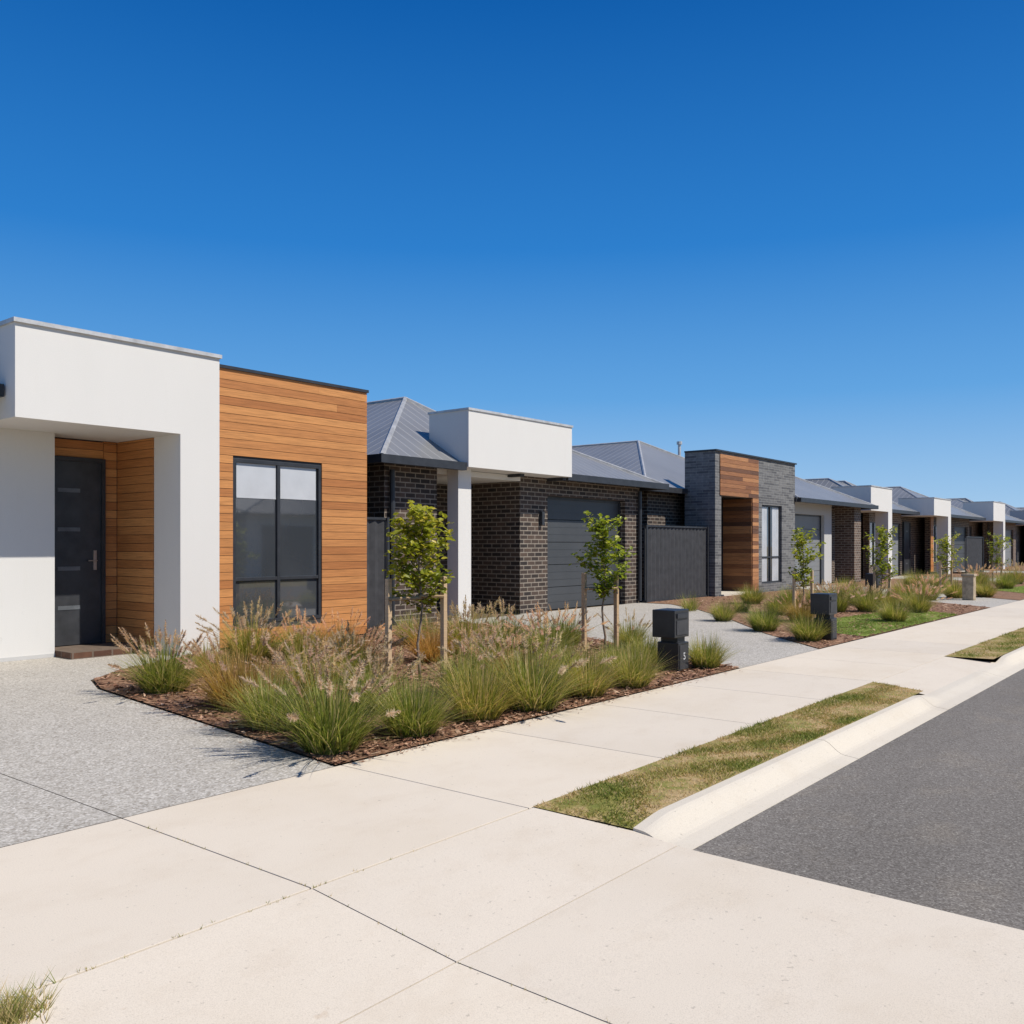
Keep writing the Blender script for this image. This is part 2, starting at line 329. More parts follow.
def chips(P,n,near):
    x0=min(p[0] for p in P);x1=max(p[0] for p in P);y0=min(p[1] for p in P);y1=max(p[1] for p in P); k=0
    while k<n:
        x=U(x0,x1);y=U(y0,y1)
        if near and R()<(y-4.3)/9: continue
        if not inside(x,y,P): continue
        k+=1; L=U(.012,.04);W=U(.006,.014);z=U(.012,.026); m=Matrix.Rotation(U(0,6.28),3,'Z')@Matrix.Rotation(U(-.4,.4),3,'X')@Matrix.Rotation(U(-.3,.3),3,'Y')
        ps=[Vector(q) for q in ((-L,-W,0),(L*.9,-W*.8,0),(L,W,0),(-L*.9,W*1.1,0))]; ps=[m@q+Vector((x,y,z)) for q in ps]; v=R(); v=v*v if R()<.5 else v
        ch.poly(ps,v)
chips(B1,16000,True); chips(B2,5000,True)
for k in range(420):
    x=U(3.66,9.2); y=4.34-abs(random.gauss(0,.06)); L=U(.008,.02); a=U(0,6.28); dx,dy=math.cos(a)*L,math.sin(a)*L
    if k>320: y=U(4.4,8.2); x=3.65+.57*(y-4.34)/4.06-abs(random.gauss(0,.05))
    ch.poly([(x-dx,y-dy,.005),(x+dy*.3,y-dx*.3,.005),(x+dx,y+dy,.007),(x-dy*.3,y+dx*.3,.006)],R()*.8)
tag(ch.build('mulch_chips','chip'),'loose reddish brown bark chips over the garden beds','mulch',None,'stuff')
LW=[(13.6,4.35),(19.0,4.35),(19.6,5.0),(18.4,5.7),(16.0,5.9),(14.2,5.5)]; LW2=[(28,4.35),(35.5,4.35),(36,5.6),(30,5.9)]; LW3=[(42,4.35),(48.5,4.35),(48.5,6),(43,6.4)]
for P,l in ((LW,'small lawn in the second front garden'),(LW2,'small lawn in the third front garden'),(LW3,'small lawn in the fourth front garden')):
    b=MB(); b.poly([(x,y,.016) for x,y in P]); struct(b.build('lawn','lawn_turf'),l,'lawn')
bl=MB(); scatter_turf(bl,LW,.014,9000,.035,-.1); scatter_turf(bl,LW2,.014,2500,.045,-.1); scatter_turf(bl,LW3,.014,1500,.05,-.1)
tag(bl.build('lawn_grass','lawn_blade'),'short green lawn grass in front of the grey brick house and beyond','grass',None,'stuff')
wd=MB()
for k in range(260):
    if R()<.6: x=U(-.6,2.9); y=2.87+U(-.012,.012)
    else: x=2.3+U(-.01,.01); y=U(.8,4.3)
    if R()<.62: x,y=1.13+random.gauss(0,.045),2.77+random.gauss(0,.035)
    z=apz(y) if y<2.87 else 0
    for q in range(4):
        h=U(.006,.014) if abs(x-1.13)>.2 else U(.025,.07); a=U(0,6.28); w=.002
        wd.poly([(x-w,y,z-.01),(x+w,y,z-.01),(x+math.cos(a)*h*.9,y+math.sin(a)*h*.9,z+h)],U(.05,.8))
tag(wd.build('joint_weeds','turf_blade'),'dry weeds growing in the joints of the near concrete','weeds',None,'stuff')

# ---------------------------------------------------------------- house parts
def boards_front(mb,x0,x1,z0,z1,y,holes=(),step=.108,th=.02,gap=.006):
    z=z0
    while z<z1-.01:
        zt=min(z+step-gap,z1); segs=[(x0,x1)]
        for (a,c,lo,hi) in holes:
            ns=[]
            for s in segs:
                if zt>lo and z<hi:
                    if a>s[0]: ns.append((s[0],min(a,s[1])))
                    if c<s[1]: ns.append((max(c,s[0]),s[1]))
                else: ns.append(s)
            segs=ns
        for s in segs:
            xx=s[0]
            while xx<s[1]-.001:
                e=min(s[1],xx+U(1.2,3.4))
                if s[1]-e<.3: e=s[1]
                mb.box(xx,y,z,e-.0015,y+th,zt,R()); xx=e
        z+=step
def boards_side(mb,y0,y1,z0,z1,x,step=.108,th=.02,gap=.006):
    z=z0
    while z<z1-.01:
        mb.box(x-th,y0,z,x,y1,min(z+step-gap,z1),R()); z+=step
def wall_holes(mb,x0,x1,z0,z1,y0,y1,holes):
    xs=sorted({x0,x1,*[h[0] for h in holes],*[h[1] for h in holes]}); zs=sorted({z0,z1,*[h[2] for h in holes],*[h[3] for h in holes]})
    for i in range(len(xs)-1):
        run=None
        for j in range(len(zs)-1):
            cx=(xs[i]+xs[i+1])/2; cz=(zs[j]+zs[j+1])/2
            if any(h[0]<cx<h[1] and h[2]<cz<h[3] for h in holes):
                if run: mb.box(xs[i],y0,run[0],xs[i+1],y1,run[1]); run=None
            else: run=(run[0] if run else zs[j],zs[j+1])
        if run: mb.box(xs[i],y0,run[0],xs[i+1],y1,run[1])
def window(p,x0,x1,z0,z1,y,mull=(),trans=(),blind=None,curtain=False,fw=.05,label=None):
    f=MB(); d0,d1=y,y+.07
    f.box(x0,d0,z0,x0+fw,d1,z1); f.box(x1-fw,d0,z0,x1,d1,z1); f.box(x0+fw,d0,z0,x1-fw,d1,z0+fw); f.box(x0+fw,d0,z1-fw,x1-fw,d1,z1)
    for m_ in mull: f.box(m_-fw*.5,d0+.003,z0+fw,m_+fw*.5,d1-.003,z1-fw)
    for t in trans: f.box(x0+fw,d0+.005,t-fw*.45,x1-fw,d1-.005,t+fw*.45)
    w=f.build('window','charcoal',p,bevel=.004 if y<11 and x0<12 else 0)
    if label: w['label']=label
    g_=MB(); g_.poly([(x0+fw,y+.035,z0+fw),(x1-fw,y+.035,z0+fw),(x1-fw,y+.035,z1-fw),(x0+fw,y+.035,z1-fw)]); g_.build('pane','glass',w)
    if blind:
        bs=[x0+fw]+list(mull)+[x1-fw]
        for i in range(len(bs)-1):
            dz=.012*i; k=MB(); k.box(bs[i]+.028,y+.030,blind+dz,bs[i+1]-.028,y+.034,z1-fw); k.box(bs[i]+.028,y+.027,blind-.02+dz,bs[i+1]-.028,y+.034,blind+dz)
            k.build('blind','blind',w)
    if curtain:
        n=16; ww=(x1-x0-2*fw)*.36
        for side in (0,1):
            k=MB(); st=x0+fw+.01 if side==0 else x1-fw-.01-ww; pts=[(st+ww*i/n,y+.027+.006*math.sin(i*1.7)) for i in range(n+1)]
            for i in range(n): k.poly([(pts[i][0],pts[i][1],z0+fw),(pts[i+1][0],pts[i+1][1],z0+fw),(pts[i+1][0],pts[i+1][1],z1-fw),(pts[i][0],pts[i][1],z1-fw)])
            k.build('curtain','curtain',w)
    return w
def hip(p,x0,x1,y0,y1,z,r0,r1,h,gut=True,front=None,cap=.045):
    A,B_,Cc,D=(x0,y0,z),(x1,y0,z),(x1,y1,z),(x0,y1,z); P=(*r0,z+h); Q=(*r1,z+h)
    b=MB(); b.poly([A,B_,P]); b.poly([B_,Cc,Q,P]); b.poly([Cc,D,Q]); b.poly([D,A,P,Q]); b.poly([A,D,Cc,B_])
    rf=b.build('roof','roof_metal',p)
    c=MB()
    for s,e_ in ((A,P),(B_,P),(P,Q),(Cc,Q),(D,Q)): c.tube([s,e_],cap,6)
    c.build('ridge_cap','ridge_metal',rf)
    if gut:
        fx0,fx1=front or (x0-.1,x1+.1)
        k=MB(); k.box(fx0,y0-.1,z-.12,fx1,y0+.02,z+.015); k.build('gutter','charcoal',p)
        k=MB(); k.box(x0-.1,y0+.021,z-.12,x0+.02,y1,z+.015); k.build('gutter','charcoal',p)
        k=MB(); k.box(x1-.02,y0+.021,z-.12,x1+.1,y1,z+.015); k.build('gutter','charcoal',p)
    return rf
def garage(p,x0,x1,z1,y,mat,n=5):
    b=MB(); h=(z1-.02)/n
    for i in range(n):
        z0=.012+i*h; b.box(x0,y,z0,x1,y+.05,z0+h-.012)
        for q in (.33,.66): b.box(x0+.004,y-.004,z0+h*q-.004,x1-.004,y,z0+h*q+.004)
    g_=b.build('garage_door',mat,p); f=MB(); f.box(x0,y+.06,.0,x1,y+.09,z1); f.build('backing','interior',g_)
    f=MB(); f.box(x0-.0,y-.03,0,x0+.05,y-.006,z1); f.box(x1-.05,y-.03,0,x1,y-.006,z1); f.box(x0+.05,y-.03,z1-.06,x1-.05,y-.006,z1); f.build('frame','charcoal',g_)
    return g_
def door(p,x0,x1,z0,z1,y,strips=0,mat='door_charcoal'):
    b=MB(); b.box(x0+.05,y,z0+.01,x1-.05,y+.045,z1-.05); d=b.build('door',mat,p)
    f=MB(); f.box(x0,y-.03,z0,x0+.05,y+.06,z1); f.box(x1-.05,y-.03,z0,x1,y+.06,z1); f.box(x0+.05,y-.03,z1-.05,x1-.05,y+.06,z1); f.build('frame','charcoal',d)
    for i in range(strips):
        zc=z0+.48+i*(z1-z0-.9)/max(1,strips-1); s=MB(); s.box(x0+.33,y-.006,zc-.025,x0+.33+.28,y-.001,zc+.025); s.build('glass_strip','satin_glass',d)
    h=MB(); xh=x1-.13; h.box(xh-.02,y-.012,z0+.95,xh+.02,y-.001,z0+1.2); h.tube([(xh,y-.01,z0+1.07),(xh,y-.06,z0+1.07),(xh-.11,y-.06,z0+1.07)],.009,6); h.build('handle','steel',d)
    return d

# ---------------------------------------------------------------- house one: white portal and timber box
H=thing('house',(6.64,10.1,0),'nearest house with white rendered portal and orange timber box front','house')
b=MB(); b.box(4.19,10.1,2.7,6.64,12.2,3.70); b.box(6.1,10.1,0,6.64,10.7,2.7); b.build('portal','white_render',H)
b=MB(); b.box(4.165,10.07,3.70,6.66,12.2,3.745); b.build('parapet_cap','flashing',H)
b=MB(); b.box(-9,11.2,0,5.1,11.42,2.699); b.box(4.9,11.42,0,5.1,11.75,2.699); b.build('wall','scuffed_render',H)
b=MB(); b.box(-9,11.192,.0,5.107,11.1995,.045); b.build('plinth','grey_render',H)
b=MB(); b.box(4.98,11.62,0,6.3,11.8,2.699); b.box(6.105,10.7,0,6.3,11.62,2.699); b.build('recess_backing','charcoal_matt',H)
b=MB(); boards_front(b,5.905,6.08,.08,2.695,11.59,th=.028); boards_front(b,5.11,5.90,2.47,2.695,11.59,th=.028); boards_side(b,10.702,11.585,.08,2.695,6.104); b.build('recess_cladding','timber',H)
door(H,4.97,5.90,.08,2.46,11.56,4)
b=MB(); b.box(5.103,10.78,0,6.08,11.56,.08); b.build('step','step_brick',H)
b=MB(); boards_front(b,6.645,9.25,.03,3.62,10.25,[(6.94,8.40,.31,2.48)]); b.build('timber_cladding','timber',H)
b=MB(); wall_holes(b,6.66,9.23,0,3.6,10.272,10.45,[(6.94,8.40,.31,2.48)]); b.box(9.0,10.451,0,9.23,24,3.55); b.box(6.66,12.3,3.2,8.99,24,3.3); b.build('box_wall','charcoal_matt',H)
b=MB(); b.box(6.643,10.23,3.622,9.27,10.5,3.662); b.box(9.15,10.501,3.622,9.27,24,3.662); b.build('box_cap','charcoal',H)
window(H,6.94,8.40,.31,2.48,10.262,[7.67],[.90],blind=1.99,label='tall two pane window in the timber box')
b=MB(); b.box(-9,12.3,0,8.98,24,2.69); b.build('rear_wall','brown_brick',H)
hip(H,-9.4,4.05,10.42,24.4,3.05,(-2.6,17),(-2.6,18),1.4,True,(-9.5,4.17))

# ---------------------------------------------------------------- house two: dark brick, charcoal garage
H=thing('house',(14,11.1,0),'dark brick house with white box portico and charcoal garage door','house')
b=MB(); b.box(10.4,11.1,0,11.65,12.9,2.74); wall_holes(b,14.0,18.5,0,2.74,11.1,11.34,[(14.9,17.87,0,2.36)])
b.box(14.0,11.341,0,14.24,12.9,2.74); b.box(18.26,11.341,0,18.5,12.9,2.74); b.box(10.4,12.901,0,18.5,24,2.74); b.build('wall','dark_brick',H)
garage(H,14.9,17.87,2.36,11.26,'garage_grey')
b=MB(); b.box(11.87,10.55,2.71,14.98,11.5,3.70); b.build('portico','white_render',H)
b=MB(); b.box(11.85,10.53,3.70,15.0,11.52,3.74); b.build('parapet_cap','flashing',H)
b=MB(); b.box(11.90,10.82,0,12.24,11.08,2.709); b.build('column','white_render',H)
b=MB(); b.box(11.651,11.09,2.60,13.999,12.89,2.70); b.build('porch_ceiling','white_render',H)
door(H,12.3,13.3,.02,2.4,12.84,0)
b=MB(); b.box(14.62,11.02,1.75,14.70,11.099,2.02); b.build('wall_light','charcoal',H)
b=MB(); b.tube([(18.42,11.04,0.05),(18.42,11.04,2.6)],.045,8); b.build('downpipe','charcoal',H)
b=MB(); b.tube([(10.52,11.04,0.05),(10.52,11.04,2.6)],.045,8); b.build('downpipe','charcoal',H)
hip(H,9.95,14.9,10.68,24.4,2.77,(12.93,13.2),(12.93,21),1.52,True,(9.85,11.86))
hip(H,13.7,19.0,10.75,24.0,2.775,(16.35,13.4),(16.35,21),1.3,True,(15.0,19.1))

# ---------------------------------------------------------------- house three: grey brick with timber entry
H=thing('house',(21.75,10.78,0),'grey brick parapet house with timber lined entry and tall window','house')
b=MB(); wall_holes(b,21.75,27.1,0,3.8,10.78,11.02,[(22.1,24.0,0,2.66),(24.67,26.1,.25,2.5)])
b.box(21.75,11.021,0,21.99,11.66,3.8); b.box(26.86,11.021,0,27.1,13.2,3.8); b.build('facade_wall','grey_brick',H)
b=MB(); b.box(21.72,10.73,3.80,27.13,11.05,3.84); b.box(21.72,11.051,3.80,22.02,11.66,3.84); b.build('parapet_cap','charcoal',H)
b=MB(); boards_front(b,22.0,24.4,2.66,3.74,10.755,th=.024); boards_front(b,24.0,24.4,.05,2.655,10.755,th=.024); boards_side(b,10.78,11.64,.05,2.65,23.995); b.build('timber_cladding','weathered_timber',H)
b=MB(); b.box(22.0,10.80,2.665,24.2,11.7,2.72); b.box(22.0,11.665,0,24.3,11.8,2.66); b.box(24.0,11.03,0,24.2,11.65,2.66); b.build('recess_backing','charcoal_matt',H)
door(H,22.3,23.3,.05,2.4,11.6,3)
b=MB(); b.box(22.1,10.7,0,23.97,11.6,.05); b.build('step','kerb_concrete',H)
window(H,24.67,26.1,.25,2.5,10.83,[25.39],[1.0],curtain=True)
b=MB(); b.box(20.4,12.0,0,34.0,25,2.74); b.build('rear_wall','dark_brick',H)
b=MB(); wall_holes(b,27.11,31.7,0,2.74,11.3,11.54,[(28.2,31.0,0,2.36)]); b.build('garage_wall','grey_render',H)
garage(H,28.2,31.0,2.36,11.44,'garage_pale')
b=MB(); b.box(33.0,10.95,0,33.7,11.65,2.74); b.build('pier','brown_brick',H)
hip(H,19.8,29.4,11.67,25.4,2.82,(24.6,14.8),(24.6,21.5),1.75,True,(19.7,21.74))
hip(H,27.14,34.5,10.7,25,2.785,(30.8,14.0),(30.8,21),1.6,True,(27.14,34.6))
b=MB(); b.tube([(27.6,15,3.6),(27.6,15,4.75)],.05,8); b.tube([(27.6,15,4.75),(27.6,15,4.85)],.09,8); b.build('vent_pipe','flashing',H)

# ---------------------------------------------------------------- the further houses
def far_house(x0,x1,label,wallm,garage_x,win_x,pier_x,pm='white_render',pw=2.7,py=10.9,gm='garage_pale',rise=1.5,ph=3.55,clad=False):
    H=thing('house',(x0,py,0),label,'house')
    b=MB(); b.box(x0,py,2.65,x0+pw,py+1.5,ph); b.box(x0+pw-.5,py,0,x0+pw,py+.5,2.65); b.build('portal',pm,H)
    b=MB(); b.box(x0-.02,py-.02,ph,x0+pw+.02,py+1.5,ph+.04); b.build('parapet_cap','flashing',H)
    b=MB(); hs=[(garage_x,garage_x+2.8,0,2.3)]+[(w,w+1.3,.5,2.3) for w in win_x]; wy=py+.9
    wall_holes(b,x0+pw+.02,x1-.4,0,2.72,wy,wy+.24,hs); b.box(x0+.3,py+1.501,0,x1-.4,py+13,2.72); b.build('wall',wallm,H)
    garage(H,garage_x,garage_x+2.8,2.3,wy+.12,gm)
    for w in win_x: window(H,w,w+1.3,.5,2.3,wy+.05,[w+.65],[],curtain=True)
    door(H,x0+.6,x0+1.6,.03,2.4,py+1.44,2)
    if clad:
        b=MB(); boards_front(b,win_x[0]-.5,win_x[0]-.02,.1,2.7,wy-.03,th=.028); boards_front(b,win_x[0]+1.32,win_x[0]+1.8,.1,2.7,wy-.03,th=.028); b.build('timber_cladding','timber',H)
    if pier_x: b=MB(); b.box(pier_x,wy-.6,0,pier_x+.5,wy-.1,2.7); b.build('pier','brown_brick',H)
    cx=(x0+pw+x1)/2+.4; hip(H,x0+pw-.2,x1,wy-.6,py+13.3,2.78,(cx,wy+2.6),(cx,py+10),rise,True,(x0+pw+.03,x1+.1))
    hip(H,x0-.2,x0+pw+2.2,py+1.7,py+13,2.77,(x0+pw*.6+.4,py+4.6),(x0+pw*.6+.4,py+9.5),rise*1.05,True)
far_house(35,42.2,'white portal house just past the brown brick pier','brown_brick',39.2,[37.75],None,'white_render',2.6,11.0)
far_house(42.6,53.6,'second white portal house beyond the grey brick house','dark_brick',50.0,[46.0,48.0],None,'white_render',2.9,10.7,'garage_grey',1.6,3.4,True)
far_house(54.0,65.5,'third white portal house, near the right edge of the photo','brown_brick',61.5,[57.6,59.4],57.0,'white_render',3.0,10.6,'garage_pale',1.4,3.65)
far_house(66.5,78,'farthest house of the row at the right edge','grey_brick',73,[70.2],None,'grey_render',3.0,10.6,'garage_grey',1.7)
far_house(79,91,'house beyond the farthest in view','brown_brick',86,[83],None,'white_render',3.0,10.6,'garage_grey',1.7)
# the other side of the street, seen mirrored in the tall window of the nearest house
for hx0,hx1,wm,lb in ((15.5,22.6,'grey_render','house across the street mirrored in the left pane of the tall window'),(23.4,34,'white_render','house across the street mirrored in the right pane of the tall window')):
    H=thing('house',(hx0,-13,-.1),lb,'house')
    b=MB(); b.box(hx0,-24,-.1,hx1,-13,2.7); b.build('wall',wm,H)
    b=MB(); b.box(hx0+.8,-12.99,-.05,hx0+3.6,-12.96,2.2); b.build('garage_door','garage_grey',H)
    b=MB(); b.box(hx0+4.6,-12.99,.5,hx0+6.0,-12.96,2.2); b.build('window','glass',H)
    hip(H,hx0-.5,hx1+.5,-24.5,-12.5,2.72,((hx0+hx1)/2,-20),((hx0+hx1)/2,-17),1.7,True)

# ---------------------------------------------------------------- fences
def fence(x0,x1,y,h,label):
    t=thing('fence',(x0,y,0),label,'fence','charcoal steel fences between houses')
    n=max(3,int((x1-x0)/.09)); b=MB(); pts=[]
    for i in range(n+1):
        x=x0+(x1-x0)*i/n; pts.append((x,y+(.0 if i%2 else .03)))
    for i in range(n): b.poly([(*pts[i],.05),(*pts[i+1],.05),(*pts[i+1],h-.04),(*pts[i],h-.04)])
    b.build('panel','charcoal_matt',t)
    for z0,z1 in ((h-.04,h),(0,.05)): r=MB(); r.box(x0,y-.02,z0,x1,y+.05,z1); r.build('rail','charcoal',t)
    for x in (x0,x1-.05): q=MB(); q.box(x,y-.045,0,x+.05,y-.021,h); q.build('post','charcoal',t)
fence(9.26,10.38,11.0,1.8,'narrow charcoal steel fence between timber box and dark brick house')
fence(18.55,21.70,10.98,1.82,'wide charcoal ribbed steel fence beside the charcoal garage')
fence(46.5,50,10.3,1.75,'distant charcoal fence in front of the far houses')

# ---------------------------------------------------------------- letterboxes
def letterbox(x,y,label,num=True,sc=1):
    t=thing('letterbox',(0,0,0),label,'letterbox','letterboxes by the footpath')
    b=MB(); b.box(-.165,-.135,.37,.15,.135,.662); body=b.build('upper_box','box_black',t,bevel=.008)
    b=MB(); b.box(-.04,-.10,.315,.12,.10,.369); b.build('neck','charcoal',t)
    b=MB(); b.box(-.075,-.13,0,.155,.125,.314); low=b.build('lower_box','box_black',t,bevel=.008)
    b=MB(); b.box(-.125,-.15,.575,.11,-.1355,.625); b.build('mail_flap','charcoal',body,bevel=.002)
    b=MB(); b.box(-.125,-.142,.40,.11,-.1355,.55); b.build('panel','charcoal_matt',body,bevel=.002)
    b=MB(); b.box(-.05,-.137,.03,.13,-.1305,.285); b.build('panel','charcoal_matt',low,bevel=.002)
    if num:
        cu=bpy.data.curves.new('numeral','FONT'); cu.body='5'; cu.size=.11; cu.extrude=.002; tmp=bpy.data.objects.new('tmp',cu); C.objects.link(tmp)
        me=bpy.data.meshes.new_from_object(tmp.evaluated_get(bpy.context.evaluated_depsgraph_get())); bpy.data.objects.remove(tmp)
        me.transform(Matrix.Translation((.01,-.140,.13))@Matrix.Rotation(math.pi/2,4,'X')); me.materials.clear(); me.materials.append(M['pale_mark'])
        o=bpy.data.objects.new('numeral',me); C.objects.link(o); o.parent=low
    t.location=(x,y,0); t.scale=(sc,sc,sc); return t
lx,ly=ground(671,671); letterbox(lx,ly,'nearest black letterbox at the front edge of the bed beside the driveway')
lx,ly=ground(824,640); letterbox(lx,ly,'second black letterbox on the far side of the curving driveway',False)
lx,ly=ground(873,601); letterbox(lx,ly,'third black letterbox behind the lawn',False)
lx,ly=ground(969,600); t=thing('bollard',(lx,ly,0),'tan sandstone post beside the distant driveway','post')
b=MB(); b.box(lx-.13,ly-.13,0,lx+.13,ly+.13,.58); b.build('shaft','sandstone',t,bevel=.02); b=MB(); b.box(lx-.15,ly-.15,.58,lx+.15,ly+.15,.64); b.build('cap','sandstone',t,bevel=.015)

# ---------------------------------------------------------------- ornamental grasses
def blade(mb,base_,ang,L,lean,w,c,segs=4,droop=1.0):
    dx,dy=math.cos(ang),math.sin(ang); px,py=-dy,dx; prev=None
    for i in range(segs+1):
        t=i/segs; r=L*(lean*t+.45*droop*lean*t*t); z=L*(t*(1-.12*lean)-.42*droop*lean*t*t); ww=w*(1-t*.9)
        p=(base_[0]+dx*r,base_[1]+dy*r,z); l=(p[0]-px*ww,p[1]-py*ww,p[2]); rr=(p[0]+px*ww,p[1]+py*ww,p[2])
        if prev: mb.poly([prev[0],prev[1],rr,l],c)
        prev=(l,rr)
    return p
def clump_mesh(seed,plumes,dry,nb=330,h=.5):
    random.seed(seed); fo=MB(); pl=MB()
    for i in range(nb):
        a=U(0,6.28); r=.15*math.sqrt(R()); lean=min(1.0,abs(random.gauss(.44,.29))); L=h*U(.5,1.0)*(1-.22*lean); c=min(1,max(0,random.gauss(.45,.24)))
        if R()<.16: c=U(.8,1)
        blade(fo,(math.cos(a)*r,math.sin(a)*r),a+U(-.8,.8),L,lean,U(.003,.0054),c,4)
    for i in range(plumes):
        a=U(0,6.28); r=.09*math.sqrt(R()); L=h*U(.8,1.22); lean=min(.9,abs(random.gauss(.42,.25))); dx,dy=math.cos(a),math.sin(a)
        pts=[]
        for k in range(6):
            t=k/5; rr=L*(lean*t+.3*lean*t*t); pts.append(Vector((dx*(r+rr),dy*(r+rr),L*(t*(1-.1*lean)-.3*lean*t*t))))
        fo.tube(pts[:5],.0018,3,.8)
        d=(pts[5]-pts[4]).normalized(); s=pts[4]; LL=U(.10,.155); q=d.cross(Vector((0,0,1))).normalized(); w=d.cross(q); cc=R()
        for k in range(84):
            t=R(); rad=.031*math.sin(math.pi*min(1,t*.85+.12)); an=U(0,6.28); o=q*math.cos(an)+w*math.sin(an); p=s+d*(t*LL)
            e=p+o*rad*U(.5,1.2)+d*.014; side=d.cross(o)*.0038
            pl.poly([p-side,p+side,e],min(1,max(0,cc*.5+U(0,.5))))
    return fo,pl
protos={}
def proto(key,seed,plumes,dry,nb,h):
    fo,pl=clump_mesh(seed,plumes,dry,nb,h); m1=fo.build('foliage','grass_dry' if dry else 'grass_green'); m2=pl.build('plumes','plume') if plumes else None
    C.objects.unlink(m1)
    if m2: C.objects.unlink(m2)
    protos.setdefault(key,[]).append((m1.data,m2.data if m2 else None))
for s in (1,2,3): proto('p',s,40,False,900,.5)
for s in (4,5,6): proto('g',s,0,False,1000,.5)
for s in (7,8): proto('d',s,22,True,900,.5)
for s in (9,10): proto('s',s,0,False,260,.5)
for s in (12,13): proto('f',s,24,False,900,.5)
for o in [o for o in bpy.data.objects if not o.users_collection]: bpy.data.objects.remove(o)
random.seed(5); cnt=[0]
def grass(px,py,sc,key,label,cat='plant',group='ornamental grasses'):
    x,y=ground(px,py); k=cnt[0]; cnt[0]+=1; ms=protos[key][k%len(protos[key])]
    nm={'p':'fountain_plant','g':'tussock_plant','d':'dry_tussock_plant','s':'strappy_plant','f':'fountain_plant'}[key]
    t=thing(nm,(x,y,.01),label,cat,group); t.rotation_euler=(0,0,U(0,6.28)); t.scale=(sc*U(.95,1.08),sc*U(.95,1.08),sc)
    for nme,me in (('foliage',ms[0]),('plumes',ms[1])):
        if me: o=bpy.data.objects.new(nme,me); C.objects.link(o); o.parent=t
G=[(165,692,1.12,'p','plumed fountain grass at the left tip of the bed, in front of the white portal'),
(240,708,1.22,'d','bronze dry clump right of the leftmost fountain grass'),
(273,729,1.02,'g','green clump left of the big plumed grass at the bed corner'),
(330,750,1.25,'p','big plumed fountain grass at the front corner of the bed by the driveway'),
(413,735,1.06,'g','green clump on the path edge just right of the big corner fountain grass'),
(478,719,1.12,'g','second green clump along the path edge from the corner grass'),
(532,709,1.26,'f','sparsely plumed grass on the path edge below the second tree'),
(585,696,1.03,'g','green clump on the path edge left of the second tree'),
(632,687,1.03,'g','green clump on the path edge just left of the nearest letterbox'),
(706,668,.9,'g','lone green clump between nearest letterbox and curving driveway'),
(302,662,1.1,'f','sparsely plumed grass under the right half of the tall window'),
(252,662,1.25,'p','plumed grass under the left half of the tall window'),
(340,660,1.05,'d','bronze clump at the foot of the timber box right of the window'),
(352,682,1.1,'p','plumed grass left of the first tree left stake'),
(208,676,.85,'g','small green clump in front of the white column'),
(466,654,1.25,'p','plumed grass in front of the white portico column'),
(505,650,1.15,'f','sparsely plumed grass in front of the dark brick garage side wall'),
(546,658,1.1,'p','plumed grass left of the second tree in the back of the bed'),
(562,680,1.0,'g','green clump in mid bed left of the second tree stakes'),
(466,696,1.05,'f','sparsely plumed grass just right of the first tree right stake'),
(376,712,.95,'p','plumed grass right behind the big corner fountain grass'),
(510,688,.95,'d','bronze clump in mid bed between the two nearest trees'),
(490,672,1.0,'p','plumed grass in mid bed right of the first tree'),
(616,674,.85,'g','green clump at the foot of the second tree'),
(646,664,.85,'g','green clump behind the nearest letterbox'),
(566,646,1.0,'f','sparsely plumed grass behind the second tree left stake'),
(630,648,.9,'f','sparsely plumed grass right of the second tree at the driveway edge'),
(416,645,1.1,'g','green clump behind the first tree'),
(306,698,1.05,'p','plumed grass behind the corner fountain grass in mid bed'),
(430,662,1.0,'d','bronze clump just behind the first tree right stake'),
(690,611,.95,'s','strappy green clump at the driveway edge before the wide fence'),
(723,621,.9,'g','green clump at the bend of the driveway before the timber entry'),
(764,631,1.05,'g','green clump at the driveway edge below the tall curtained window'),
(808,641,1.0,'g','green clump just left of the second letterbox'),
(778,615,1.0,'g','green clump left of the third tree'),
(742,612,.9,'s','strappy clump before the timber lined entry'),
(836,612,1.2,'p','plumed grass right of the third tree'),
(858,604,1.1,'g','green clump behind the lawn left of the third letterbox'),
(894,622,1.0,'g','green clump at the far end of the lawn'),
(918,613,1.1,'p','plumed grass at the near edge of the distant driveway'),
(848,597,1.3,'g','green clump before the brown brick pier'),
(903,599,1.2,'g','green clump right of the fourth tree'),
(928,600,1.2,'p','plumed grass left of the fifth tree'),
(818,606,1.1,'p','plumed grass before the pale garage'),
(790,606,1.1,'g','green clump below the right edge of the curtained window'),
(868,612,1.1,'p','plumed grass at the back edge of the lawn'),
(886,608,1.1,'g','green clump at the foot of the fourth tree'),
(800,622,1.0,'d','bronze clump in front of the third tree'),
(752,604,1.1,'g','green clump against the grey brick wall left of the curtained window'),
(908,607,1.0,'f','sparsely plumed grass behind the far end of the lawn'),
(955,598,1.2,'g','green clump left of the sandstone post'),
(985,597,1.1,'g','green clump right of the sandstone post'),
(978,586,1.4,'p','plumed grass beyond the sandstone post'),
(940,588,1.4,'g','green clump behind the fifth tree'),
(915,588,1.4,'g','green clump before the brown wall right of the fourth tree'),
(1005,589,1.3,'g','green clump right of the sixth tree'),
(1015,584,1.4,'p','plumed grass at the right edge of the photo')]
for q in G: grass(*q)

